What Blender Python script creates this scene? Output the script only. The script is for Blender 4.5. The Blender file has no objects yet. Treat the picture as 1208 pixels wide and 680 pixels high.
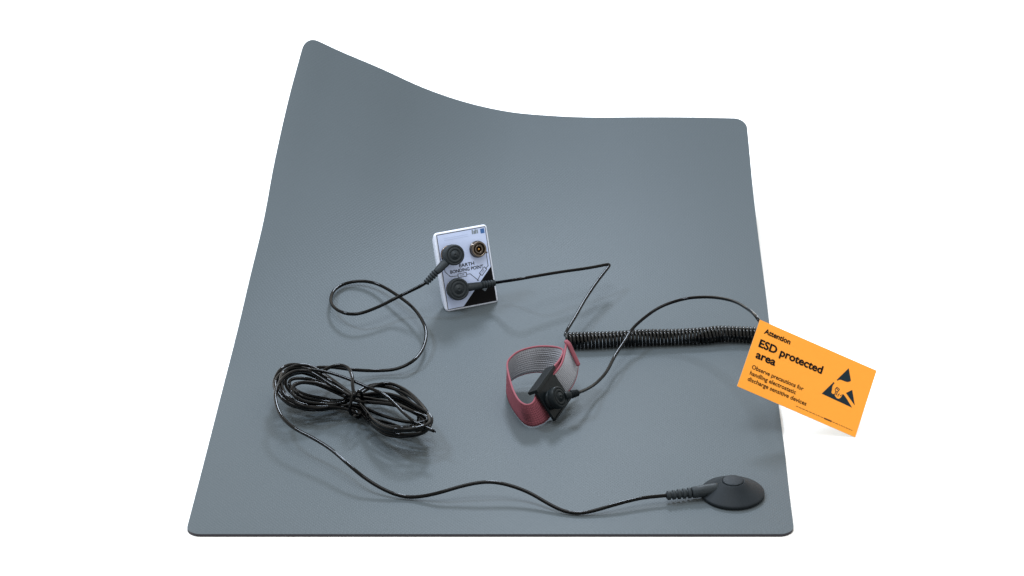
import bpy, bmesh, math, random
from mathutils import Vector, Matrix

# ------------------------------------------------------------------ camera, world, lamps, exposure
S = bpy.context.scene
COL = S.collection
PITCH = math.radians(26.0)
FPX = 3300.0                      # focal length in pixels of the 1208 px wide photograph
CAM = Vector((0.0, -2.389, 1.437))
FW = Vector((0, math.cos(PITCH), -math.sin(PITCH)))
UP = Vector((0, math.sin(PITCH), math.cos(PITCH)))
RT = Vector((1, 0, 0))

cam_d = bpy.data.cameras.new('camera')
cam = bpy.data.objects.new('camera', cam_d)
COL.objects.link(cam)
cam.location = CAM
cam.rotation_euler = (math.pi / 2 - PITCH, 0, 0)
cam_d.sensor_width = 36.0
cam_d.lens = FPX / 1208.0 * 36.0
cam_d.clip_start = 0.05
cam_d.clip_end = 200
S.camera = cam

W = bpy.data.worlds.new('World')
S.world = W
W.use_nodes = True
bg = W.node_tree.nodes['Background']
_N, _L = W.node_tree.nodes, W.node_tree.links
# white studio surround: brightest behind the table, dimmer overhead and behind the camera
_tc = _N.new('ShaderNodeTexCoord')
_dot = _N.new('ShaderNodeVectorMath'); _dot.operation = 'DOT_PRODUCT'
_dot.inputs[1].default_value = (0.0, 0.93, 0.36)
_L.new(_tc.outputs['Generated'], _dot.inputs[0])
_mr = _N.new('ShaderNodeMapRange'); _mr.interpolation_type = 'SMOOTHSTEP'
_mr.inputs['From Min'].default_value = -0.3; _mr.inputs['From Max'].default_value = 1.0
_mr.inputs['To Min'].default_value = 0.88; _mr.inputs['To Max'].default_value = 1.38
_L.new(_dot.outputs['Value'], _mr.inputs['Value'])
_L.new(_mr.outputs[0], bg.inputs['Strength'])
bg.inputs['Color'].default_value = (1.0, 0.98, 0.92, 1)

def area(name, loc, target, size, power, color):
    d = bpy.data.lights.new(name, 'AREA')
    d.shape = 'DISK'
    d.size = size
    d.energy = power
    d.color = color
    o = bpy.data.objects.new(name, d)
    COL.objects.link(o)
    o.location = loc
    o.rotation_euler = (Vector(target) - Vector(loc)).to_track_quat('-Z', 'Y').to_euler()
    return o

area('softbox_back', (0.07, 1.85, 1.28), (0.0, 0.1, 0), 0.34, 20, (0.78, 0.92, 1.10))
area('softbox_side', (-1.12, 0.75, 1.60), (0.0, 0.1, 0), 0.32, 19, (0.78, 0.92, 1.10))

area('softbox_overhead', (-0.1, 0.2, 2.1), (0.0, 0.2, 0), 1.0, 23, (0.94, 0.98, 1.03))

S.view_settings.view_transform = 'Standard'
S.view_settings.look = 'None'
S.view_settings.exposure = 0.0
S.view_settings.gamma = 1.0

# ------------------------------------------------------------------ helpers
def ray(px, py):
    return FW + RT * ((px - 604.0) / FPX) - UP * ((py - 340.0) / FPX)

def at(px, py, z=0.0):
    """the point of height z that the photograph shows at (px, py)"""
    d = ray(px, py)
    return CAM + d * ((z - CAM.z) / d.z)

def at_y(px, py, y):
    d = ray(px, py)
    return CAM + d * ((y - CAM.y) / d.y)

def project(p):
    v = p - CAM
    dep = v.dot(FW)
    return 604 + FPX * v.dot(RT) / dep, 340 - FPX * v.dot(UP) / dep

def lerp_table(tab, x):
    if x <= tab[0][0]:
        return tab[0][1]
    for (a, fa), (b, fb) in zip(tab, tab[1:]):
        if x <= b:
            return fa + (fb - fa) * (x - a) / (b - a)
    return tab[-1][1]

def smooth_table(tab, x):
    """Catmull-Rom through the table, for smooth outlines"""
    n = len(tab)
    if x <= tab[0][0]:
        return tab[0][1]
    if x >= tab[-1][0]:
        return tab[-1][1]
    for i in range(n - 1):
        if x <= tab[i + 1][0]:
            break
    x0, y0 = tab[i]; x1, y1 = tab[i + 1]
    def slope(k):
        a = tab[max(k - 1, 0)]; b = tab[min(k + 1, n - 1)]
        return (b[1] - a[1]) / (b[0] - a[0])
    h = x1 - x0; t = (x - x0) / h
    m0, m1 = slope(i) * h, slope(i + 1) * h
    return ((2*t**3 - 3*t*t + 1) * y0 + (t**3 - 2*t*t + t) * m0 + (-2*t**3 + 3*t*t) * y1 + (t**3 - t*t) * m1)

def spline(pts, step=0.003, closed=False):
    """centripetal-like Catmull-Rom resampling of a list of Vectors (any size)"""
    P = [Vector(p) for p in pts]
    n = len(P)
    out = []
    segs = n if closed else n - 1
    for i in range(segs):
        if closed:
            p0, p1, p2, p3 = P[(i-1) % n], P[i], P[(i+1) % n], P[(i+2) % n]
        else:
            p1, p2 = P[i], P[i+1]
            p0 = P[i-1] if i > 0 else p1 * 2 - p2
            p3 = P[i+2] if i + 2 < n else p2 * 2 - p1
        d1 = max((p1-p0).length, 1e-6) ** .5
        d2 = max((p2-p1).length, 1e-6) ** .5
        d3 = max((p3-p2).length, 1e-6) ** .5
        m1 = ((p1-p0)/d1 - (p2-p0)/(d1+d2) + (p2-p1)/d2) * d2
        m2 = ((p2-p1)/d2 - (p3-p1)/(d2+d3) + (p3-p2)/d3) * d2
        k = max(2, int((p2-p1).length / step))
        for j in range(k):
            t = j / k
            out.append((2*t**3-3*t*t+1)*p1 + (t**3-2*t*t+t)*m1 + (-2*t**3+3*t*t)*p2 + (t**3-t*t)*m2)
    if not closed:
        out.append(P[-1])
    return out

def add_tube(bm, pts, rad, sides=12, mi=0, cap=True, flat=1.0):
    """sweep a circle of radius rad (number or list) along pts"""
    n = len(pts)
    R = rad if isinstance(rad, (list, tuple)) else [rad] * n
    T = []
    for i in range(n):
        a = pts[max(i-1, 0)]; b = pts[min(i+1, n-1)]
        v = b - a
        k = 2
        while v.length < 1e-7 and k < n:
            v = pts[min(i+k, n-1)] - pts[max(i-k, 0)]; k += 1
        T.append(v.normalized())
    ref = Vector((0, 0, 1)) if abs(T[0].z) < .9 else Vector((1, 0, 0))
    N = (ref - T[0] * ref.dot(T[0])).normalized()
    rings = []
    for i in range(n):
        N = (N - T[i] * N.dot(T[i]))
        if N.length < 1e-6:
            N = T[i].orthogonal()
        N.normalize()
        B = T[i].cross(N)
        rings.append([bm.verts.new(pts[i] + (N * math.cos(2*math.pi*k/sides) * flat + B * math.sin(2*math.pi*k/sides)) * R[i]) for k in range(sides)])
    for i in range(n - 1):
        for k in range(sides):
            f = bm.faces.new((rings[i][k], rings[i][(k+1) % sides], rings[i+1][(k+1) % sides], rings[i+1][k]))
            f.smooth = True; f.material_index = mi
    if cap:
        f = bm.faces.new(rings[0][::-1]); f.material_index = mi
        f = bm.faces.new(rings[-1]); f.material_index = mi
    return bm

def add_lathe(bm, prof, origin, axis, sides=48, mi=0):
    """prof: list of (radius, height along axis); first and last get capped"""
    axis = axis.normalized()
    X = axis.orthogonal().normalized(); Y = axis.cross(X)
    rings = []
    for r, h in prof:
        rings.append([bm.verts.new(origin + axis * h + (X * math.cos(2*math.pi*k/sides) + Y * math.sin(2*math.pi*k/sides)) * r) for k in range(sides)])
    for a, b in zip(rings, rings[1:]):
        for k in range(sides):
            f = bm.faces.new((a[k], a[(k+1) % sides], b[(k+1) % sides], b[k])); f.smooth = True; f.material_index = mi
    f = bm.faces.new(rings[0][::-1]); f.material_index = mi
    f = bm.faces.new(rings[-1]); f.material_index = mi
    return bm

def add_prism(bm, pts, offset, mi=0):
    """closed polygon of Vectors pushed along offset"""
    a = [bm.verts.new(p) for p in pts]
    b = [bm.verts.new(p + offset) for p in pts]
    n = len(pts)
    fs = [bm.faces.new(a[::-1]), bm.faces.new(b)]
    for k in range(n):
        fs.append(bm.faces.new((a[k], a[(k+1) % n], b[(k+1) % n], b[k])))
    for f in fs:
        f.material_index = mi
    return bm

def add_loft(bm, sections, mi=0, cap=True, smooth=False):
    rings = [[bm.verts.new(p) for p in s] for s in sections]
    n = len(rings[0])
    for a, b in zip(rings, rings[1:]):
        for k in range(n):
            f = bm.faces.new((a[k], a[(k+1) % n], b[(k+1) % n], b[k])); f.material_index = mi; f.smooth = smooth
    if cap:
        bm.faces.new(rings[0][::-1]).material_index = mi
        bm.faces.new(rings[-1]).material_index = mi
    return bm

def obj(name, bm, mats, parent=None, smooth_angle=None, bevel=None):
    bmesh.ops.recalc_face_normals(bm, faces=bm.faces)
    me = bpy.data.meshes.new(name)
    bm.to_mesh(me); bm.free()
    for m in (mats if isinstance(mats, (list, tuple)) else [mats]):
        me.materials.append(m)
    o = bpy.data.objects.new(name, me)
    COL.objects.link(o)
    if parent is not None:
        o.parent = parent
        o.matrix_parent_inverse = parent_world(parent).inverted()
    if bevel:
        b = o.modifiers.new('bevel', 'BEVEL'); b.width = bevel; b.segments = 3; b.limit_method = 'ANGLE'; b.angle_limit = math.radians(40)
        b.harden_normals = False
    return o

def parent_world(p):
    m = Matrix.Translation(p.location) if p.type == 'EMPTY' else Matrix.Identity(4)
    return m

def thing(name, label, cat, loc, group=None):
    o = bpy.data.objects.new(name, None)
    o.empty_display_size = 0.02
    COL.objects.link(o)
    o.location = loc
    o['label'] = label; o['category'] = cat
    if group:
        o['group'] = group
    return o

# ------------------------------------------------------------------ materials
def material(name, color, rough=0.5, spec=0.5, bump=None, bump_scale=400, vary=0.06, vary_scale=60, metal=0.0, rough_vary=0.08):
    m = bpy.data.materials.new(name)
    m.use_nodes = True
    nt = m.node_tree; N = nt.nodes; L = nt.links
    p = N['Principled BSDF']
    p.inputs['Roughness'].default_value = rough
    p.inputs['Specular IOR Level'].default_value = spec
    p.inputs['Metallic'].default_value = metal
    tc = N.new('ShaderNodeTexCoord')
    nz = N.new('ShaderNodeTexNoise'); nz.inputs['Scale'].default_value = vary_scale; nz.inputs['Detail'].default_value = 4
    L.new(tc.outputs['Object'], nz.inputs['Vector'])
    mx = N.new('ShaderNodeMix'); mx.data_type = 'RGBA'
    mx.inputs[6].default_value = (*[c * (1 - vary) for c in color], 1)
    mx.inputs[7].default_value = (*[min(1, c * (1 + vary)) for c in color], 1)
    L.new(nz.outputs['Fac'], mx.inputs[0]); L.new(mx.outputs[2], p.inputs['Base Color'])
    mr = N.new('ShaderNodeMapRange')
    mr.inputs['To Min'].default_value = max(0.02, rough - rough_vary); mr.inputs['To Max'].default_value = min(1, rough + rough_vary)
    L.new(nz.outputs['Fac'], mr.inputs['Value']); L.new(mr.outputs[0], p.inputs['Roughness'])
    if bump:
        n2 = N.new('ShaderNodeTexNoise'); n2.inputs['Scale'].default_value = bump_scale; n2.inputs['Detail'].default_value = 3
        L.new(tc.outputs['Object'], n2.inputs['Vector'])
        b = N.new('ShaderNodeBump'); b.inputs['Strength'].default_value = bump; b.inputs['Distance'].default_value = 0.0004
        L.new(n2.outputs['Fac'], b.inputs['Height']); L.new(b.outputs['Normal'], p.inputs['Normal'])
    return m

M = {}
M['floor'] = material('white_backdrop_paper', (0.9, 0.9, 0.9), 0.8, 0.2, vary=0.01)
M['cable'] = material('glossy_black_cable', (0.0008, 0.001, 0.0014), 0.055, 0.14, vary=0.2, rough_vary=0.01)
M['coil'] = material('glossy_black_coil', (0.001, 0.0014, 0.0018), 0.11, 0.34, vary=0.2, rough_vary=0.01)
M['rubber'] = material('moulded_black_rubber', (0.022, 0.028, 0.033), 0.45, 0.15, bump=0.35, bump_scale=1500, vary=0.2, vary_scale=200)
M['dome'] = material('smooth_black_rubber', (0.012, 0.016, 0.020), 0.50, 0.10, bump=0.3, bump_scale=1500, vary=0.2, vary_scale=200)
M['buckle'] = material('black_plastic', (0.007, 0.010, 0.012), 0.36, 0.10, bump=0.1, bump_scale=1200, vary=0.15)
M['casing'] = material('white_plastic', (0.61, 0.66, 0.78), 0.4, 0.3, vary=0.02)
M['label'] = material('pale_blue_label', (0.50, 0.59, 0.83), 0.45, 0.2, vary=0.02)
M['ink'] = material('black_ink', (0.006, 0.006, 0.007), 0.5, 0.04)
M['line'] = material('dark_grey_ink', (0.03, 0.032, 0.042), 0.5, 0.04)
M['brown_ink'] = material('brown_ink', (0.10, 0.045, 0.02), 0.5, 0.04)
M['grey_ink'] = material('grey_ink', (0.20, 0.24, 0.28), 0.5, 0.04)
M['faint_ink'] = material('faint_blue_ink', (0.42, 0.50, 0.70), 0.5, 0.3)
M['blue_ink'] = material('blue_ink', (0.04, 0.12, 0.32), 0.5, 0.3)
M['nickel'] = material('tarnished_nickel', (0.15, 0.125, 0.105), 0.22, 0.5, metal=1.0, vary=0.2, vary_scale=300)
M['brass'] = material('brass', (0.55, 0.30, 0.09), 0.3, 0.5, metal=1.0, vary=0.1)
M['orange'] = material('orange_card', (0.77, 0.295, 0.037), 0.6, 0.10, vary=0.015)
M['card_edge'] = material('card_edge_paper', (0.45, 0.36, 0.25), 0.8, 0.2)
M['symbol_ink'] = material('blue_black_ink', (0.012, 0.022, 0.03), 0.5, 0.04)

def mat_surface():
    m = material('grey_vinyl_mat', (0.0730, 0.0880, 0.0985), 0.42, 0.062, vary=0.03, vary_scale=7, rough_vary=0.04)
    nt = m.node_tree; N = nt.nodes; L = nt.links
    p = N['Principled BSDF']; tc = N['Texture Coordinate']
    hs = []
    for ang in (38, -38):
        mp = N.new('ShaderNodeMapping'); mp.inputs['Rotation'].default_value = (0, 0, math.radians(ang))
        L.new(tc.outputs['UV'], mp.inputs['Vector'])
        w = N.new('ShaderNodeTexWave'); w.inputs['Scale'].default_value = 95; w.inputs['Distortion'].default_value = 3.0
        w.inputs['Detail'].default_value = 2; w.inputs['Detail Scale'].default_value = 2.0
        L.new(mp.outputs[0], w.inputs['Vector']); hs.append(w)
    mul = N.new('ShaderNodeMath'); mul.operation = 'MULTIPLY'
    L.new(hs[0].outputs['Fac'], mul.inputs[0]); L.new(hs[1].outputs['Fac'], mul.inputs[1])
    nz = N.new('ShaderNodeTexNoise'); nz.inputs['Scale'].default_value = 900; nz.inputs['Detail'].default_value = 3
    L.new(tc.outputs['UV'], nz.inputs['Vector'])
    add = N.new('ShaderNodeMath'); add.operation = 'MULTIPLY_ADD'; add.inputs[1].default_value = 0.5
    L.new(nz.outputs['Fac'], add.inputs[0]); L.new(mul.outputs[0], add.inputs[2])
    b = N.new('ShaderNodeBump'); b.inputs['Strength'].default_value = 0.36; b.inputs['Distance'].default_value = 0.0003
    L.new(add.outputs[0], b.inputs['Height']); L.new(b.outputs['Normal'], p.inputs['Normal'])
    return m
M['mat'] = mat_surface()
M['mat_edge'] = material('dark_mat_backing', (0.02, 0.018, 0.024), 0.6, 0.3)

def fabric(name, color, dark, rib, patch=None):
    """ribbed elastic weave: ribs across the strap, optional oval patch of darker stripes"""
    m = material(name, color, 0.85, 0.15, vary=0.12, vary_scale=700)
    nt = m.node_tree; N = nt.nodes; L = nt.links
    p = N['Principled BSDF']; tc = N['Texture Coordinate']
    uv = tc.outputs['UV']
    w = N.new('ShaderNodeTexWave'); w.inputs['Scale'].default_value = rib; w.inputs['Distortion'].default_value = 1.2
    w.bands_direction = 'X'; w.inputs['Detail Scale'].default_value = 3
    L.new(uv, w.inputs['Vector'])
    w2 = N.new('ShaderNodeTexWave'); w2.inputs['Scale'].default_value = rib * .8; w2.bands_direction = 'Y'; w2.inputs['Distortion'].default_value = 1.0
    L.new(uv, w2.inputs['Vector'])
    ad = N.new('ShaderNodeMath'); ad.operation = 'ADD'
    L.new(w.outputs['Fac'], ad.inputs[0]); L.new(w2.outputs['Fac'], ad.inputs[1])
    b = N.new('ShaderNodeBump'); b.inputs['Strength'].default_value = 0.7; b.inputs['Distance'].default_value = 0.0004
    L.new(ad.outputs[0], b.inputs['Height']); L.new(b.outputs['Normal'], p.inputs['Normal'])
    # a second, darker colour mixed in as stripes
    src = p.inputs['Base Color'].links[0].from_socket
    mix = N.new('ShaderNodeMix'); mix.data_type = 'RGBA'; mix.inputs[7].default_value = (*dark, 1)
    L.new(src, mix.inputs[6])
    wm = N.new('ShaderNodeMath'); wm.operation = 'MULTIPLY'; wm.inputs[1].default_value = 0.30
    L.new(w.outputs['Fac'], wm.inputs[0])
    fac = wm.outputs[0]
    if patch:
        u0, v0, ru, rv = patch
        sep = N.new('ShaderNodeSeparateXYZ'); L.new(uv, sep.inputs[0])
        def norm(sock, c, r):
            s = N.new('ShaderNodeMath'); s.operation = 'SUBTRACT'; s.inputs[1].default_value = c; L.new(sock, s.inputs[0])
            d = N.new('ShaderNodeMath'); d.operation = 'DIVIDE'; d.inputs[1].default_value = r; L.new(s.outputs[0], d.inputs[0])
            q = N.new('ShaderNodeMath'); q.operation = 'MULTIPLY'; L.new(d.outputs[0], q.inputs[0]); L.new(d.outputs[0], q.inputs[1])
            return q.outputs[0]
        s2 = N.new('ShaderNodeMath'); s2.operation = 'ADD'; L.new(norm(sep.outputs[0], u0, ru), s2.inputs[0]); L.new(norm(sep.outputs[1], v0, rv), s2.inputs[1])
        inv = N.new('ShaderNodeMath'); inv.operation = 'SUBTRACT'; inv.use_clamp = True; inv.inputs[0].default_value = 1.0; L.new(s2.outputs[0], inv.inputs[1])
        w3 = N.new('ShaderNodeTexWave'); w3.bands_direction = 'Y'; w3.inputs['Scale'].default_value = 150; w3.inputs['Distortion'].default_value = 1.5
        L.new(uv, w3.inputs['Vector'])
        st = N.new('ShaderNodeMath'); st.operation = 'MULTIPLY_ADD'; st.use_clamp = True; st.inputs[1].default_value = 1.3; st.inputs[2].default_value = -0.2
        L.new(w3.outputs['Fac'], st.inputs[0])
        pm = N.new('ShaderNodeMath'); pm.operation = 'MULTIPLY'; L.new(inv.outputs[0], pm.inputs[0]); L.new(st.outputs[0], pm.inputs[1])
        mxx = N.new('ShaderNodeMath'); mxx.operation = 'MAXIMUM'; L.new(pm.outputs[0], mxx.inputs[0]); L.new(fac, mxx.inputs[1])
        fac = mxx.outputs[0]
    L.new(fac, mix.inputs[0]); L.new(mix.outputs[2], p.inputs['Base Color'])
    return m
M['pink'] = fabric('pink_elastic_weave', (0.25, 0.074, 0.098), (0.01, 0.008, 0.01), 130, patch=(0.033, 0.018, 0.010, 0.015))
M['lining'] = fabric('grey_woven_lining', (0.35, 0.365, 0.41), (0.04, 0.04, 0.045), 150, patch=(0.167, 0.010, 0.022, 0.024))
M['pink_trim'] = material('pink_trim', (0.22, 0.065, 0.086), 0.7, 0.2, bump=0.4, bump_scale=1500, vary=0.12, vary_scale=500)

# ------------------------------------------------------------------ the setting
bm = bmesh.new()
bmesh.ops.create_grid(bm, x_segments=2, y_segments=2, size=14)
fl = obj('floor', bm, M['floor'])
fl.location = (0, 5, -0.0032)
fl['kind'] = 'structure'

# ------------------------------------------------------------------ the mat: flat in front, rising to a curled back edge
YB = 0.85
def rise_right(y): return 0.503 * max(0, y - 0.42) ** 2
def rise_left(y):  return 0.203 * (max(0, y - 0.32) / 0.53) ** 1.8
LEFT = [(20, 366), (52, 358), (115, 341), (190, 324), (260, 311), (326, 295.3), (395, 279), (460, 262.4), (540, 242), (621, 221), (632, 218)]
RIGHT = [(120, 877.5), (147, 881), (240, 890), (360, 905), (400, 909.5), (478, 918.5), (530, 925.4), (580, 931), (615, 935.4), (632, 937.3)]
BACK = [(352, 42), (362, 44), (375, 49), (400, 60.5), (450, 81.5), (500, 104), (550, 121), (600, 132), (650, 136.8), (700, 138.8), (760, 138.2), (820, 137.6), (880, 137.5)]
def edge_x(tab, y, z):
    """x of the edge at depth y, height z: where its picture meets the outline"""
    v = Vector((0, y, z)) - CAM
    dep = v.dot(FW)
    py = 340 - FPX * v.dot(UP) / dep
    return (smooth_table(tab, py) - 604) / FPX * dep
XLB = edge_x(LEFT, YB, rise_left(YB)); XRB = edge_x(RIGHT, YB, rise_right(YB))
ZL, ZR = rise_left(YB), rise_right(YB)
def back_profile(t):
    """how much of the left-hand curl is left at fraction t across"""
    x = XLB + (XRB - XLB) * t
    z = ZR
    for _ in range(6):                     # height of the back edge at this x
        v = Vector((x, YB, z)) - CAM
        dep = v.dot(FW)
        px = 604 + FPX * x / dep
        z = at_y(px, smooth_table(BACK, px), YB).z
    return (z - ZR) / (ZL - ZR)
NU, RC = 96, 0.015
us = [i / NU for i in range(NU + 1)]
PROF = [back_profile(t) for t in us]
_e0, _e1 = 1.0 - PROF[0], 0.0 - PROF[-1]
PROF = [p + _e0 * max(0, 1 - t / .35) ** 2 + _e1 * max(0, 1 - (1 - t) / .35) ** 2 for p, t in zip(PROF, us)]
vs = []
for k in range(9):
    vs.append(RC * (1 - math.cos(k / 8 * math.pi / 2)))
k = 1
while RC + 0.012 * k < YB - RC - 0.004:
    vs.append(RC + 0.012 * k); k += 1
for k in range(8, -1, -1):
    vs.append(YB - RC * (1 - math.cos(k / 8 * math.pi / 2)))
def mat_point(t, y):
    xl, xr = edge_x(LEFT, y, rise_left(y)), edge_x(RIGHT, y, rise_right(y))
    q = min(y, YB - y)
    ins = RC - math.sqrt(max(0, RC*RC - (RC - q)**2)) if q < RC else 0
    fx = (xl + ins) + (xr - xl - 2*ins) * t
    tt = (fx - xl) / (xr - xl)
    i = min(int(tt * NU), NU - 1); fr = tt * NU - i
    pr = PROF[i] * (1 - fr) + PROF[i+1] * fr
    return Vector((fx, y, rise_right(y) + (rise_left(y) - rise_right(y)) * pr))
bm = bmesh.new()
uvl = bm.loops.layers.uv.new('UVMap')
top = [[bm.verts.new(mat_point(t, y)) for t in us] for y in vs]
fs = []
for j in range(len(vs) - 1):
    for i in range(NU):
        f = bm.faces.new((top[j][i], top[j][i+1], top[j+1][i+1], top[j+1][i])); f.smooth = True
        for l, (a, b) in zip(f.loops, ((i, j), (i+1, j), (i+1, j+1), (i, j+1))):
            l[uvl].uv = (us[a] * 0.6, vs[b])
bm.normal_update()
bot = [[bm.verts.new(v.co - v.normal * 0.003) for v in row] for row in top]
for j in range(len(vs) - 1):
    for i in range(NU):
        f = bm.faces.new((bot[j][i], bot[j+1][i], bot[j+1][i+1], bot[j][i+1])); f.smooth = True; f.material_index = 1
loop_t = [top[0][i] for i in range(NU)] + [top[j][NU] for j in range(len(vs) - 1)] + [top[-1][i] for i in range(NU, 0, -1)] + [top[j][0] for j in range(len(vs) - 1, 0, -1)]
loop_b = [bot[0][i] for i in range(NU)] + [bot[j][NU] for j in range(len(vs) - 1)] + [bot[-1][i] for i in range(NU, 0, -1)] + [bot[j][0] for j in range(len(vs) - 1, 0, -1)]
ra = [bm.verts.new(v.co) for v in loop_t]; rb = [bm.verts.new(v.co) for v in loop_b]
nr_ = len(ra)
for i in range(nr_):
    f = bm.faces.new((ra[i], rb[i], rb[(i+1) % nr_], ra[(i+1) % nr_])); f.material_index = 1; f.smooth = True
mt = obj('antistatic_mat', bm, [M['mat'], M['mat_edge']])
mt['label'] = 'large grey rubber mat with rounded corners and curled up back left corner'
mt['category'] = 'mat'

# ------------------------------------------------------------------ plugs and cables
CR = 0.0019
def cable_mesh(bm, path, r=CR, step=0.003, sides=12, mi=0):
    q = spline(path, step)
    for _ in range(5):                        # a stiff cable bends evenly
        q = [q[0]] + [(q[i-1] + q[i] * 2 + q[i+1]) / 4 for i in range(1, len(q) - 1)] + [q[-1]]
    return add_tube(bm, q, r, sides, mi)

def snap_plug(parent, origin, axis, boot_dir, boot_path_end=None, R=0.0120, H=0.0125, boot_len=0.019, rib_len=0.017, bend=None, mat='rubber'):
    """round snap cap with a boot leaving its side; returns the point and direction where the cable starts"""
    axis = axis.normalized()
    bm = bmesh.new()
    prof = [(R*0.80, 0.0), (R*0.86, 0.0006), (R*0.86, H*0.34), (R*0.80, H*0.36), (R*0.80, H*0.42), (R*0.97, H*0.45), (R*1.0, H*0.52), (R*1.0, H*0.86), (R*0.985, H*0.92),
            (R*0.93, H*0.97), (R*0.86, H*0.985), (R*0.80, H*0.985), (R*0.785, H*0.93), (R*0.74, H*0.93), (R*0.725, H*0.99), (R*0.50, H*1.0), (R*0.485, H*0.96), (R*0.45, H*0.96), (R*0.435, H*1.0),
            (R*0.20, H*1.0), (R*0.185, H*1.04), (R*0.10, H*1.05), (R*0.09, H*1.0), (R*0.02, H*1.0)]
    add_lathe(bm, prof, origin, axis, 56)
    plug = obj('snap_plug', bm, M[mat], parent)
    d = (boot_dir - axis * boot_dir.dot(axis)).normalized() if bend is None else boot_dir.normalized()
    o = origin + axis * H * 0.60
    s = o + d * R * 0.85
    bm = bmesh.new()
    pts, rad = [], []
    for t, r in ((0, .0052), (.25, .0055), (.6, .0051), (.92, .0045), (1, .0038)):
        pts.append(s + d * boot_len * t); rad.append(r)
    add_tube(bm, pts, rad, 20, flat=0.82)
    obj('boot', bm, M[mat], plug)
    bm = bmesh.new()
    e = s + d * boot_len
    pts, rad = [e - d * .001], [.0027]
    n = 5
    for k in range(n):
        a = rib_len * (k + .25) / n; b = rib_len * (k + .85) / n
        r = .0046 - .0010 * k / n
        for tt, rr in ((a, .0025), (a + .0001, r - .0003), (a + .0005, r), (b - .0005, r), (b - .0001, r - .0003), (b, .0025)):
            pts.append(e + d * tt); rad.append(rr)
    pts.append(e + d * rib_len); rad.append(.0024)
    add_tube(bm, pts, rad, 18)
    obj('strain_relief', bm, M[mat], plug)
    return e + d * rib_len, d

# ------------------------------------------------------------------ earth bonding box, leaning back on its stand
PSI, SL = math.radians(23.4), math.radians(67.5)
ER = Vector((math.cos(PSI), math.sin(PSI), 0))
EU = Vector((-math.sin(PSI) * math.cos(SL), math.cos(PSI) * math.cos(SL), math.sin(SL)))
EN = ER.cross(EU).normalized()
BW, BH = 0.0655, 0.0915
def mat_height(x, y):
    xl, xr = edge_x(LEFT, y, rise_left(y)), edge_x(RIGHT, y, rise_right(y))
    t = min(max((x - xl) / (xr - xl), 0), .9999) * NU
    i = int(t); fr = t - i
    pr = PROF[i] * (1 - fr) + PROF[i+1] * fr
    return rise_right(y) + (rise_left(y) - rise_right(y)) * pr
BO = at(557.5, 362.6, 0.0)
for _ in range(12):
    BO = at(557.5, 362.6, max(mat_height(*(BO + ER * d).xy) for d in (-.03, 0, .03)) + .0003)
# BO:                      # middle of the bottom edge of the face
box = thing('bonding_box', 'small white earth bonding point box with black corner triangle, leaning back on the grey mat', 'grounding box', BO)
def fp(u, v, h=0.0):
    """point of the box face: u from the left, v from the top (0..1), h metres out of the face"""
    return BO + ER * ((u - .5) * BW) + EU * ((1 - v) * BH) + EN * h
def rrect(w0, w1, h0, h1, r, depth, n=6):
    pts = []
    for cx, cy, a0 in ((w1-r, h0+r, -90), (w1-r, h1-r, 0), (w0+r, h1-r, 90), (w0+r, h0+r, 180)):
        for k in range(n + 1):
            a = math.radians(a0 + 90 * k / n)
            pts.append(BO + ER * (cx + r*math.cos(a)) + EU * (cy + r*math.sin(a)) + EN * depth)
    return pts
hw = BW / 2
bm = bmesh.new()
add_loft(bm, [rrect(-hw+.0016, hw-.0016, .0016, BH-.0016, .0030, 0.0), rrect(-hw+.0006, hw-.0006, .0006, BH-.0006, .0036, -.0005), rrect(-hw, hw, 0.0, BH, .0040, -.0018),
              rrect(-hw-.0003, hw+.0003, .0016, BH-.0002, .0045, -.0036), rrect(-hw+.0004, hw-.0004, .0085, BH-.0035, .0055, -.0105), rrect(-hw+.0016, hw-.0016, .0100, BH-.006, .0050, -.0120)], smooth=True)
body = obj('casing', bm, M['casing'], box)
# fold-out stand behind the box
bm = bmesh.new()
a0 = fp(.5, .42, -.0112)
b0 = Vector((a0.x, a0.y, 0)) + Vector((-math.sin(PSI), math.cos(PSI), 0)) * 0.022
b0.z = mat_height(b0.x, b0.y) + .0006
sec = []
for p in (a0, b0):
    sec.append([p + ER * .014, p + ER * .014 - EN * .002, p - ER * .014 - EN * .002, p - ER * .014])
add_loft(bm, sec)
obj('stand', bm, M['casing'], box)
# label
bm = bmesh.new()
add_prism(bm, [fp(.045, .97, 0.0), fp(.955, .97, 0.0), fp(.955, .03, 0.0), fp(.045, .03, 0.0)], EN * 0.0003)
lab = obj('label_plate', bm, M['label'], box)
def quad_line(bm, a, b, w, h0=.0003, t=.00012):
    """thin printed line between face coordinates a and b, w metres wide"""
    p, q = fp(*a, h0), fp(*b, h0)
    d = (q - p).normalized(); s = EN.cross(d) * (w / 2)
    p, q = p - d * w * .3, q + d * w * .3
    add_prism(bm, [p - s, q - s, q + s, p + s], EN * t)
bm = bmesh.new()
bl, br_, bt, bb = .042, .958, .028, .972
for a, b in (((bl, bt), (br_, bt)), ((br_, bt), (br_, bb)), ((br_, bb), (bl, bb)), ((bl, bb), (bl, bt))):
    quad_line(bm, a, b, .0007)
obj('border_line', bm, M['line'], lab)
bm = bmesh.new()
add_prism(bm, [fp(.956, .535, .0003), fp(.335, .970, .0003), fp(.956, .970, .0003)][::-1], EN * .00018)
obj('black_triangle', bm, M['ink'], lab)
bm = bmesh.new()
def chain(pts, w=.0007):
    for a, b in zip(pts, pts[1:]):
        quad_line(bm, a, b, w)
chain([(.092, .33), (.092, .499), (.178, .571), (.32, .577)])
chain([(.485, .578), (.55, .58), (.69, .686)])
chain([(.907, .33), (.905, .522), (.843, .552)])
chain([(.752, .60), (.662, .683)])
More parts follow.
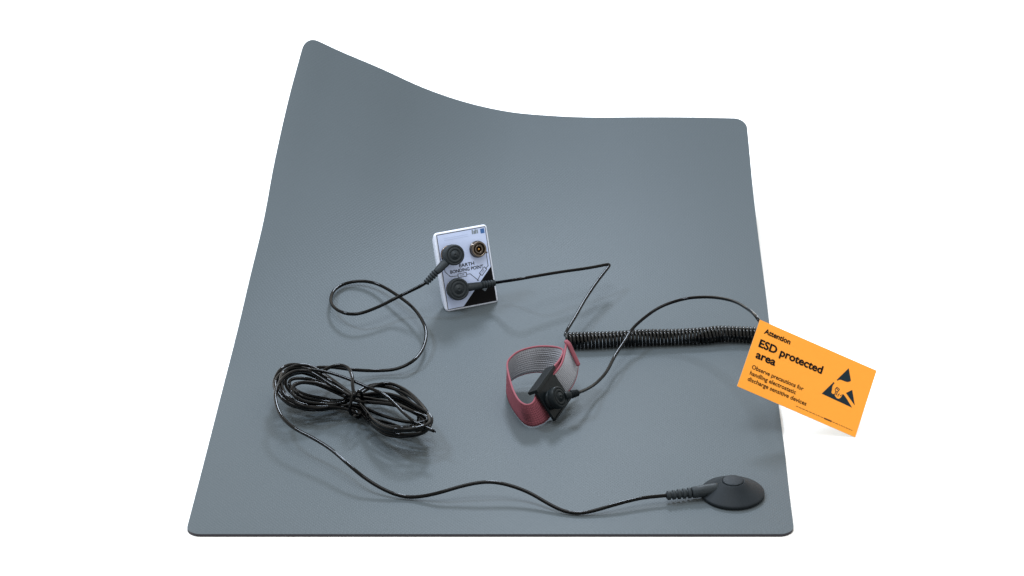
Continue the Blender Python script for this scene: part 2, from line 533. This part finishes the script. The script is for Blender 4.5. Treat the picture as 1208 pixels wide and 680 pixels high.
def rect_outline(cu, cv, L, H, ang):
    c, s = math.cos(ang), math.sin(ang)
    q = []
    for x, y in ((-L/2, -H/2), (L/2, -H/2), (L/2, H/2), (-L/2, H/2)):
        q.append((cu + (x*c - y*s) / BW, cv - (x*s + y*c) / BH))
    chain(q + [q[0]])
rect_outline(.402, .577, .0105, .0042, 0)
rect_outline(.797, .577, .0095, .0042, math.radians(42))
obj('circuit_diagram', bm, M['line'], lab)

def text_mesh(bm, string, place, width, height_ref, weight=0.0):
    """letters of `string` along place(x, y, h), x in 0..width (metres), cap height height_ref; weight thickens the strokes by overprinting"""
    cu = bpy.data.curves.new('lettering', 'FONT')
    cu.body = string; cu.size = 1.0; cu.offset = min(weight, .012); cu.resolution_u = 4
    ob = bpy.data.objects.new('lettering_source', cu)
    COL.objects.link(ob)
    dg = bpy.context.evaluated_depsgraph_get()
    me = bpy.data.meshes.new_from_object(ob.evaluated_get(dg))
    xs = [v.co.x for v in me.vertices]
    x0, x1 = min(xs), max(xs)
    cap = 0.70
    shifts = [(0, 0)]
    if weight > .012:
        w = weight - .012
        shifts = [(-w, 0), (w, 0), (0, w), (0, -w), (0, 0)]
    for n, (dx, dy) in enumerate(shifts):
        vs_ = [bm.verts.new(place((v.co.x + dx - x0) / (x1 - x0) * width, (v.co.y + dy) / cap * height_ref, n * .00002)) for v in me.vertices]
        for p in me.polygons:
            try:
                bm.faces.new([vs_[i] for i in p.vertices])
            except ValueError:
                pass
    bpy.data.objects.remove(ob); bpy.data.curves.remove(cu); bpy.data.meshes.remove(me)

def face_text(bm, s, uc, vbase, w, cap, bold=0.0, ang=0.0, h=.00045):
    c, sn = math.cos(ang), math.sin(ang)
    def place(x, y, dh):
        xx, yy = x - w / 2, y
        return fp(uc, vbase, h + dh) + ER * (xx*c - yy*sn) + EU * (xx*sn + yy*c)
    text_mesh(bm, s, place, w, cap, bold)
bm = bmesh.new()
face_text(bm, 'EARTH', .512, .476, .0185, .0038, .02)
face_text(bm, 'BONDING POINT', .500, .535, .0410, .0038, .02)
obj('lettering', bm, M['ink'], lab)
bm = bmesh.new()
face_text(bm, '1M', .402, .588, .0042, .0020)
obj('resistor_lettering', bm, M['line'], lab)
bm = bmesh.new()
face_text(bm, '1M', .804, .586, .0040, .0020, ang=math.radians(42))
obj('resistor_lettering', bm, M['line'], lab)
# small print and marks along the top, earth symbol on the black corner
bm = bmesh.new()
for v in (.085, .108):
    quad_line(bm, (.17, v), (.62, v), .0006)
obj('small_print', bm, M['faint_ink'], lab)
bm = bmesh.new()
for du, wv in ((-.045, .055), (-.012, .04), (.012, .055), (.045, .05)):
    add_prism(bm, [fp(.757 + du - .013, .095, .0003), fp(.757 + du + .013, .095, .0003), fp(.757 + du + .013, .095 - wv, .0003), fp(.757 + du - .013, .095 - wv, .0003)], EN * .0001)
obj('grey_mark', bm, M['grey_ink'], lab)
bm = bmesh.new()
add_prism(bm, [fp(.86, .105, .0003), fp(.935, .105, .0003), fp(.935, .045, .0003), fp(.86, .045, .0003)], EN * .0001)
obj('blue_mark', bm, M['blue_ink'], lab)
bm = bmesh.new()
quad_line(bm, (.777, .775), (.777, .80), .0006, .0005)
for k, L_ in enumerate((.085, .055, .025)):
    quad_line(bm, (.777 - L_/2, .80 + .012*k), (.777 + L_/2, .80 + .012*k), .0006, .0005)
obj('earth_symbol', bm, M['grey_ink'], lab)
# metal socket
bm = bmesh.new()
so = fp(.752, .291, .0003)
add_lathe(bm, [(.0098, 0), (.0098, .0018), (.0092, .0022), (.0090, .0026), (.0090, .0062), (.0086, .0068), (.0072, .0068), (.0069, .0060), (.0069, .0016), (.0048, .0016), (.0048, .0054), (.0044, .0058), (.0036, .0058), (.0033, .0050), (.0033, .0010), (.0005, .0010)], so, EN, 48)
for sgn in (-1, 1):
    d = (ER * .86 + EU * -.5 * 1.0) * sgn
    add_tube(bm, [so + EN * .0045 + d * .0084, so + EN * .0045 + d * .0112], .0011, 12)
sock = obj('socket', bm, M['nickel'], box)
bm = bmesh.new()
add_lathe(bm, [(.0013, .001), (.0013, .0052), (.0009, .0058), (.0001, .0060)], so, EN, 20)
obj('centre_pin', bm, M['brass'], sock)
# studs under the two plugs
for v in (.296, .732):
    bm = bmesh.new()
    add_lathe(bm, [(.0110, 0), (.0110, .0012), (.0104, .0016), (.005, .0018), (.005, .0034), (.001, .0038)], fp(.226, v, .0003), EN, 40)
    obj('stud', bm, M['nickel'], box)

# ------------------------------------------------------------------ grounding cord: plug on the box > loop > tied bundle > dome snap on the mat
cord = thing('grounding_cord', 'glossy black cord tied in a bundle, ending in the round dome snap at front right', 'grounding cord', at(420, 490, 0))
p0 = fp(.226, .296, .0015)
tgt = at(489, 337, 0.047)
e1, d1 = snap_plug(cord, p0, EN, (at_y(489, 337, p0.y - .012) - p0), R=0.0120, H=0.0170)
def P(lst):
    return [at(x, y, z / 1000.0) for x, y, z in lst]
lead = [e1 - d1 * .003, e1] + P([(466.5, 352, 29.2), (448, 361.5, 26.5), (421, 371, 23.9), (407, 370, 23.2), (393.5, 362.5, 23.2), (390, 352, 23.9), (396.5, 340, 25.2), (411, 333.5, 25.8), (427, 331.6, 26.2),
    (442, 334, 25.8), (456, 340.5, 24.8), (468.5, 348.5, 23.5), (485, 361, 21.2), (496, 374.5, 19.2), (502, 388, 16.9), (502.5, 399, 14.6), (497, 415, 12.5), (485, 428, 11.0), (468.5, 435.6, 7.0), (446, 437.6, 6.0), (415, 436.4, 12.0), (398, 434, 14.6)])
random.seed(11)
loop = [(419, 466, 16), (448, 462, 22), (472, 467.5, 26), (494, 480, 27), (508, 491, 25), (510.5, 503, 23), (500, 514, 20), (480, 518.5, 16), (458, 515.5, 12), (439, 505, 10), (421, 487, 11),
        (395, 481, 12), (367, 483, 15), (347, 480, 19), (330, 468, 24), (323.5, 453, 28), (329, 439, 31), (343, 432, 31), (361, 433, 28), (390, 447, 22)]
def spine_y(x):
    return 455 + (x - 345) * 0.262
turns = []
WID = [1.0, .62, .90, .30, .97, .74, .45, .86, .55, .95, .2]        # how wide each turn opens
LEN = [1.0, .93, .97, .82, .94, .99, .88, .96, .80, 1.0, .9]
ZOF = [0, -5, 3, -2, 5, -7, 2, -9, 6, 4, -4]
for k in range(10):
    tl, tr_ = random.uniform(-5, 5), random.uniform(-3, 5)
    lenl, lenr = LEN[k] + random.uniform(-.05, .02), LEN[(k * 4 + 2) % 11] + random.uniform(-.02, .04)
    widr = WID[(k * 3 + 2) % 11]
    flip = -1 if k in (3, 6, 8) else 1                              # some turns cross over in the waist
    for n, (x, y, z) in enumerate(loop):
        right = x > 419
        near_tie = max(0.0, 1 - abs(x - 419) / 26)
        X = 419 + (x - 419) * (lenr if right else lenl) + random.uniform(-1.2, 1.2)
        w = (widr * (1 if k % 2 else 1) if right else WID[k]) * (flip if right else 1)
        w = w * (1 - near_tie) + near_tie * (.95 * (flip if right else 1) * WID[(k * 5 + 1) % 11])
        Y = spine_y(X) + (y - spine_y(x)) * w + ((tr_ if right else tl) * abs(X - 419) / 90) + random.uniform(-1.3, 1.3) * (1 - .6 * near_tie)
        Z = max(3.0, z + ZOF[k] * (1 - .4 * near_tie) + random.uniform(-2, 2))
        turns.append((X, Y, Z))
out = [(419, 470, 26), (400, 460, 32), (380, 447, 35), (362, 437, 37), (347, 438, 38), (333, 447, 37), (325, 461, 35), (325.5, 475, 32), (331, 490, 29), (345, 504, 26.5), (370, 517.5, 25), (390, 530, 23), (407.5, 545, 20),
       (427.5, 562, 14.5), (447.5, 575, 8.5), (467.5, 584, 4), (482.5, 587, 2.2), (500, 585.5, 5), (520, 581, 9.5), (540, 575, 13), (560, 570.3, 16), (578, 568.5, 17), (598, 571.8, 15), (623.6, 581, 11), (643.5, 592.5, 6.5), (663, 602.5, 3),
       (681, 606.2, 2.1), (699, 603.2, 3.5), (719, 597.4, 6), (739, 591.8, 7.5), (759, 587.4, 8)]
# dome snap that presses on the mat
DC = at(864, 583.6, 0.0003)
bm = bmesh.new()
ZX = Vector((0, 0, 1))
add_lathe(bm, [(.0295, 0), (.0318, .0004), (.0324, .0012), (.0324, .0034), (.0318, .0040), (.0300, .0050), (.0250, .0078), (.0200, .0106), (.0150, .0140), (.0120, .0160), (.0116, .0162), (.0113, .0158), (.0002, .0156)], DC, ZX, 72)
dome = obj('dome_snap', bm, M['dome'], cord)
bm = bmesh.new()
add_lathe(bm, [(.0106, .0140), (.0106, .0166), (.0103, .0170), (.0095, .0172), (.0002, .0172)], DC, ZX, 48)
obj('button', bm, M['dome'], dome)
s0 = at(848, 576.5, .0085); s1 = at(816, 581.5, .0075); s2 = at(786, 585, .0078)
dd = (s1 - s0).normalized()
bm = bmesh.new()
add_tube(bm, [s0, s0 + dd * .004, s0 + dd * .016, s1 - dd * .001, s1], [.0060, .0064, .0064, .0060, .0050], 20, flat=0.95)
obj('boot', bm, M['rubber'], dome)
bm = bmesh.new()
dr = (s2 - s1).normalized(); RL = (s2 - s1).length
pts, rad = [s1 - dr * .001], [.0034]
for k in range(5):
    a = RL * (k + .2) / 5; b = RL * (k + .82) / 5; r = .0056 - .0010 * k / 5
    for tt, rr in ((a, .0034), (a + .0001, r - .0004), (a + .0006, r), (b - .0006, r), (b - .0001, r - .0004), (b, .0034)):
        pts.append(s1 + dr * tt); rad.append(rr)
pts.append(s2); rad.append(.003)
add_tube(bm, pts, rad, 18)
obj('strain_relief', bm, M['rubber'], dome)
full = lead + P([(382, 433.5, 27), (366, 434, 30)]) + P([(345, 436, 30), (333, 444, 29), (326, 456, 26), (333, 470, 20), (352, 479, 15), (390, 480, 11)]) + P(turns) + P(out) + [s2 + Vector((-.004, -.0004, 0)), s2 + dr * -.004]
bm = bmesh.new()
cable_mesh(bm, full, CR, 0.0035, 10)
cb = obj('cable', bm, M['cable'], cord)
# tie round the waist of the bundle: two wraps, a loop and a long cut tail
bm = bmesh.new()
def wrap(cx, off):
    top_, bot_ = at(cx + 4, 462 + off, .034), at(cx - 2, 490 + off, .010)
    mid = (top_ + bot_) / 2
    a = (top_ - bot_) / 2
    nrm = a.cross(at(450, 484, .02) - at(390, 468, .02)).normalized()
    if nrm.y > 0: nrm = -nrm
    return [mid + a * math.cos(t) + nrm * .012 * math.sin(t) for t in [2*math.pi*k/28 for k in range(29)]]
add_tube(bm, wrap(419, 0), .0018, 10, cap=False)
add_tube(bm, spline(P([(418, 490, 24), (421, 493, 20), (425, 492, 18), (424, 487, 24)]), .002), .0017, 10)
add_tube(bm, spline(P([(418, 468, 36), (416, 455, 41), (415, 443, 44), (410, 434, 45), (400, 431, 44), (388, 434, 41), (378, 440, 37)]), .003), CR, 10)
add_tube(bm, spline(P([(366, 436, 38), (385, 439, 40), (410, 447, 40), (436, 458, 39), (452, 465, 37.5), (466, 477, 35), (479, 490, 33), (492, 499.5, 32), (512, 509, 30)]), .003), .0017, 10)
add_tube(bm, P([(511.5, 508.8, 30), (514, 509.8, 30)]), .0008, 8)
obj('cable_tie', bm, M['cable'], cord)

# ------------------------------------------------------------------ coiled wrist-strap cord
coil_cord = thing('coiled_cord', 'black spiral cord lying across the mat behind the wrist strap, up to the orange card', 'coiled cord', at(760, 405, 0))
p2 = fp(.226, .732, .0015)
b2 = p2 + EN * .008
far = at_y(588, 333.5, b2.y + .016)
e2, d2 = snap_plug(coil_cord, p2, EN, far - b2, R=0.0128, H=0.0125)
# wrist strap buckle frame (the third plug sits on it)
def wz(x, y, z):
    return at(590 + x / 5.917, 395 + y / 5.917, z / 1000.0)
q_tf, q_tb, q_bb, q_bf = wz(240, 400, 36), wz(340, 258, 41), wz(470, 462, 9), wz(378, 590, 3)
bu = ((q_tb - q_tf) + (q_bb - q_bf)).normalized()                     # along the strap
bv = ((q_tf - q_bf) + (q_tb - q_bb))
bv = (bv - bu * bv.dot(bu)).normalized()                              # across the strap, upward
bn = bv.cross(bu).normalized()
if bn.x < 0: bn = -bn
bc = (q_tf + q_tb + q_bb + q_bf) / 4
p3 = bc + bn * .0035 - bu * .010
ang_t = wz(545, 405, 26) - wz(415, 420, 26)
b3 = p3 + bn * .0085
e3, d3 = snap_plug(coil_cord, p3, bn, wz(560, 402, 24) - b3, R=0.0120, H=0.0145, boot_len=.009, rib_len=.010, bend=True, mat='buckle')
lead2 = [e2 - d2 * .003, e2] + P([(612, 329.5, 46), (640, 324.5, 44), (665, 320.5, 42), (690, 317, 40), (708, 313.8, 38), (716, 312.2, 37.5), (719.5, 311.8, 37), (719, 313.6, 36), (714, 320, 34), (704, 333, 30), (690, 354, 24), (678, 375, 19), (669, 390, 15), (666, 397, 13)])
CS = P([(668, 402, 9), (690, 401.5, 9.2), (720, 400.5, 9), (760, 398.5, 9), (800, 397.5, 9), (832, 396, 9), (850, 394, 9.2), (875, 394.5, 9), (896, 395.5, 9), (908, 396, 9)])
sp = spline(CS, .0008)
# helix round the spine
cumul = [0]
for a, b in zip(sp, sp[1:]):
    cumul.append(cumul[-1] + (b - a).length)
total = cumul[-1]
PITCHC, HR, HW = 0.0041, 0.0078, 0.0018
nturn = total / PITCHC
steps = int(nturn * 22)
hel = []
j = 0
for k in range(steps + 1):
    s = total * k / steps
    while j < len(cumul) - 2 and cumul[j+1] < s:
        j += 1
    fr = (s - cumul[j]) / (cumul[j+1] - cumul[j])
    c = sp[j].lerp(sp[j+1], fr)
    T = (sp[min(j+6, len(sp)-1)] - sp[max(j-6, 0)]).normalized()
    Nn = Vector((0, 0, 1)); Nn = (Nn - T * Nn.dot(T)).normalized(); Bb = T.cross(Nn)
    a = 2 * math.pi * nturn * k / steps
    wob = 1 + .03 * math.sin(s * 90)
    hel.append(c + (Nn * math.cos(a) + Bb * math.sin(a)) * HR * wob)
bm2 = bmesh.new()
add_tube(bm2, hel, HW, 8)
# ------------------------------------------------------------------ orange warning card held up by the cord, one corner on the floor
LRc = at(1008.9, 516.2, -0.0028)
uvp = lambda du, dv, dd_: RT * du - UP * dv + FW * dd_
sc = (LRc - CAM).dot(FW) / FPX
ex = uvp(140.6, 61.0, 16) * sc
ey = uvp(-26.2, 79.3, -34) * sc
CWd = ex.length; ex.normalize()
ey = ey - ex * ey.dot(ex); CHt = ey.length; ey.normalize()
CUL = LRc - ex * CWd - ey * CHt
en = ex.cross(ey).normalized()
if en.dot(FW) > 0: en = -en
def cp(u, v, h=0.0):
    return CUL + ex * (u * CWd) + ey * (v * CHt) + en * h
card = thing('warning_card', 'orange warning card with black lettering, standing on one corner beside the mat', 'warning card', LRc)
bm = bmesh.new()
add_prism(bm, [cp(0, 0, -.0008), cp(0, 1, -.0008), cp(1, 1, -.0008), cp(1, 0, -.0008)], en * .0008, 1)
bm.faces.ensure_lookup_table()
for f in bm.faces:
    f.normal_update()
    if f.calc_center_median().dot(en) > cp(.5, .5, -.0003).dot(en):
        f.material_index = 0
cardboard = obj('card', bm, [M['orange'], M['card_edge']], card)
def card_text(bm, s, u0, v0, u1, cap, bold=0.0, h=.0002):
    text_mesh(bm, s, lambda x, y, dh: cp(u0, v0, h + dh) + ex * x - ey * y, (u1 - u0) * CWd, cap * CHt, bold)
bm = bmesh.new(); card_text(bm, 'Attention', .065, .157, .283, .072, .036)
obj('heading_lettering', bm, M['ink'], card)
bm = bmesh.new(); card_text(bm, 'ESD protected', .057, .362, .592, .108, .034); card_text(bm, 'area', .062, .525, .224, .108, .034)
obj('title_lettering', bm, M['ink'], card)
bm = bmesh.new()
card_text(bm, 'Observe precautions for', .061, .690, .497, .058, .014)
card_text(bm, 'handling electrostatic', .062, .779, .450, .058, .014)
card_text(bm, 'discharge sensitive devices', .060, .868, .556, .058, .014)
obj('instruction_lettering', bm, M['ink'], card)
# line of print too small to read in the photograph: dashes
bm = bmesh.new()
random.seed(5)
x = .483
while x < .955:
    bold_ = .70 < x < .765
    w = .065 if bold_ else random.uniform(.008, .026)
    hh = .010 if bold_ else .0035
    v = .927
    add_prism(bm, [cp(x, v + hh, .0001), cp(x + w, v + hh, .0001), cp(x + w, v - hh, .0001), cp(x, v - hh, .0001)], en * .0001)
    x += w + .006
obj('small_print', bm, M['brown_ink'], card)
# triangle with a reaching hand and a slash
def poly(bm, pts, h=.0002):
    vsq = [bm.verts.new(cp(u, v, h)) for u, v in pts]
    bm.faces.new(vsq)
z5 = lambda x, y: ((( (x-178)/4)*78.5 + ((y-65)/4)*26.5) / 12619, (140.5*((y-65)/4) - 60*((x-178)/4)) / 12619)
z4 = lambda x, y: z5((940 + x/6.8 - 850) * 4, (420 + y/6.8 - 360) * 4)
def Z4(l): return [z4(*p) for p in l]
bm = bmesh.new()
# upper tip with the curved wrist cut
poly(bm, Z4([(415, 92), (433, 192), (424, 199), (405, 203), (385, 198), (365, 190), (345, 184), (332, 186), (323, 193), (317, 186)]))
# lower left body with the hand cut out of it
poly(bm, Z4([(292, 203), (299, 212), (286, 226), (279, 245), (277, 268), (272, 285), (278, 296), (296, 300), (300, 312), (316, 332), (330, 338), (345, 332), (356, 318), (364, 300), (374, 304), (398, 338), (441, 408), (194, 296)]))
# right sliver beyond the slash
poly(bm, Z4([(392, 291), (443, 266), (463, 390)]))
sym = obj('warning_symbol', bm, M['symbol_ink'], card)
bm = bmesh.new()
def stroke(pts, w=3.2):
    for a, b in zip(pts, pts[1:]):
        ax, ay = a; bx_, by = b
        L_ = math.hypot(bx_-ax, by-ay); nx, ny = -(by-ay)/L_*w/2, (bx_-ax)/L_*w/2
        poly(bm, Z4([(ax+nx, ay+ny), (bx_+nx, by+ny), (bx_-nx, by-ny), (ax-nx, ay-ny)]))
stroke([(303, 262), (318, 244), (340, 262), (326, 278), (308, 282), (303, 262)], 5)
stroke([(312, 250), (330, 270)], 5); stroke([(306, 284), (300, 306)], 6); stroke([(322, 282), (312, 308)], 6)
stroke([(340, 296), (328, 306), (326, 320)], 5); stroke([(356, 306), (344, 314)], 5)
obj('symbol_hand', bm, M['symbol_ink'], sym)

hang = cp(.005, .012, -.003)
arc = [e3 - d3 * .003, e3] + P([(701, 454, 14), (715, 439.5, 14), (726, 419, 16), (737, 402.6, 20), (746, 388, 24), (762, 373.6, 31), (779.6, 362, 38), (806.5, 353, 47), (833, 350.6, 57), (860, 354, 70), (880, 363.5, 86)]) + [hang + Vector((0, .002, 0))]
behind = [cp(.10, .12, -.006), cp(.20, .24, -.014), cp(.24, .32, -.035) , at(922, 408, 0.022), at(917, 399, 0.0175)]
back_lead = arc + behind
bml = bmesh.new()
cable_mesh(bml, lead2 + [hel[0], hel[2]], .0018, .002, 10)
obj('lead', bml, M['cable'], coil_cord)
obj('coil', bm2, M['coil'], coil_cord)
bm3 = bmesh.new()
cable_mesh(bm3, back_lead + [hel[-1]], .0018, .003, 10)
obj('lead', bm3, M['cable'], coil_cord)

# ------------------------------------------------------------------ wrist strap
strap = thing('wrist_strap', 'pink elastic wrist strap with grey lining and a black buckle, standing on its edge', 'wrist strap', wz(230, 560, 0))
def add_band(bm, topl, botl, th=.0013, n_w=10):
    """strap between two rims, pink on one side (material 0) and lining on the other (material 1)"""
    nseg = len(topl) - 1
    def sample(l, t):
        i = min(int(t * nseg), nseg - 1)
        f = t * nseg - i
        Q = [wz(*p) for p in l]
        p1, p2 = Q[i], Q[i+1]
        p0 = Q[i-1] if i > 0 else p1*2 - p2
        p3 = Q[i+2] if i + 2 <= nseg else p2*2 - p1
        return .5 * ((2*p1) + (p2-p0)*f + (2*p0-5*p1+4*p2-p3)*f*f + (3*p1-p0-3*p2+p3)*f**3)
    n = nseg * 6
    uvl = bm.loops.layers.uv.verify()
    rows = []
    dist = [0]
    for k in range(n + 1):
        t = k / n
        a, b = sample(topl, t), sample(botl, t)
        rows.append([a.lerp(b, j / n_w) for j in range(n_w + 1)])
        if k:
            dist.append(dist[-1] + (rows[-1][n_w//2] - rows[-2][n_w//2]).length)
    nr = []
    for k in range(n + 1):
        T = rows[min(k+1, n)][n_w//2] - rows[max(k-1, 0)][n_w//2]
        Wd = rows[k][-1] - rows[k][0]
        nr.append(T.cross(Wd).normalized())
    wd = (rows[0][-1] - rows[0][0]).length
    O = [[bm.verts.new(p + nr[k] * th / 2) for p in rows[k]] for k in range(n + 1)]
    I = [[bm.verts.new(p - nr[k] * th / 2) for p in rows[k]] for k in range(n + 1)]
    def face(vs4, mi, uvs=None):
        f = bm.faces.new(vs4); f.material_index = mi; f.smooth = True
        if uvs:
            for l, q in zip(f.loops, uvs):
                l[uvl].uv = q
    for k in range(n):
        for j in range(n_w):
            q = [(dist[k], wd*j/n_w), (dist[k+1], wd*j/n_w), (dist[k+1], wd*(j+1)/n_w), (dist[k], wd*(j+1)/n_w)]
            face((O[k][j], O[k+1][j], O[k+1][j+1], O[k][j+1]), 0, q)
            face((I[k][j], I[k][j+1], I[k+1][j+1], I[k+1][j]), 1, [q[0], q[3], q[2], q[1]])
        face((O[k][0], I[k][0], I[k+1][0], O[k+1][0]), 2)
        face((O[k][-1], O[k+1][-1], I[k+1][-1], I[k][-1]), 2)
    for k in (0, n):
        for j in range(n_w):
            face((O[k][j], O[k][j+1], I[k][j+1], I[k][j]), 2)
    return [r[0] for r in rows], [r[-1] for r in rows]
topl = [(252, 412, 30), (238, 460, 29), (212, 486, 28), (172, 488, 28), (128, 455, 28), (90, 385, 29), (62, 290, 32), (50, 210, 35), (72, 162, 38), (135, 115, 41), (240, 86, 44), (340, 82, 46), (418, 94, 47), (440, 120, 47), (412, 180, 46), (360, 240, 44)]
botl = [(355, 560, 4), (330, 592, 2), (285, 622, 2), (220, 637, 2), (162, 612, 2), (100, 537, 2), (58, 455, 3), (45, 385, 5), (62, 340, 8), (105, 302, 11), (185, 272, 14), (280, 262, 16), (400, 285, 17), (440, 320, 17), (430, 390, 15), (400, 450, 12)]
bm = bmesh.new()
tr, br2 = add_band(bm, topl, botl)
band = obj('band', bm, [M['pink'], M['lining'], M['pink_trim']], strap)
bm = bmesh.new()
add_tube(bm, tr, .0011, 10); add_tube(bm, br2, .0007, 8)
obj('edge_trim', bm, M['pink_trim'], band)
# free end of the strap folded back over the buckle, lining outward
t2 = [(322, 312, 35), (385, 264, 40), (430, 198, 45), (452, 120, 49), (462, 52, 52)]
b2l = [(430, 430, 8), (488, 380, 11), (526, 310, 16), (541, 240, 22), (540, 200, 27)]
bm = bmesh.new()
t_r, b_r = add_band(bm, t2, b2l)
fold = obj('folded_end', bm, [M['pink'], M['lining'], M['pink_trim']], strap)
bm = bmesh.new()
add_tube(bm, t_r, .0012, 10); add_tube(bm, b_r, .0009, 8)
obj('edge_trim', bm, M['pink_trim'], fold)
# rounded pink tip
bm = bmesh.new()
tp = spline([wz(*p) for p in ((458, 46, 54), (478, 64, 52), (503, 118, 44), (528, 172, 36), (546, 212, 30))], .0015)
add_tube(bm, [tp[0] - (tp[1]-tp[0]).normalized()*.0012] + tp + [tp[-1] + (tp[-1]-tp[-2]).normalized()*.0012], [.0012] + [.0028] * len(tp) + [.0010], 14, flat=.75)
obj('strap_tip', bm, M['pink_trim'], strap)
# buckle: plate, raised lip along the upper edge and a bar at each end
bm = bmesh.new()
du = (q_tb - q_tf).length * .5 + .001; dv = (q_tf - q_bf).length * .5
def bp(a, b, h):
    return bc + bu * (a * du) + bv * (b * dv) + bn * h
def slab(bm, a0, a1, b0, b1, h0, h1):
    add_prism(bm, [bp(a0, b0, h0), bp(a1, b0, h0), bp(a1, b1, h0), bp(a0, b1, h0)], bn * (h1 - h0))
slab(bm, -1, 1, -1, 1, 0, .0032)
slab(bm, -1.02, 1.25, .90, 1.10, -.0075, .0052)
slab(bm, -1.0, 1.0, -1.0, -.90, .0032, .0048)
obj('buckle', bm, M['buckle'], strap, bevel=.0006)
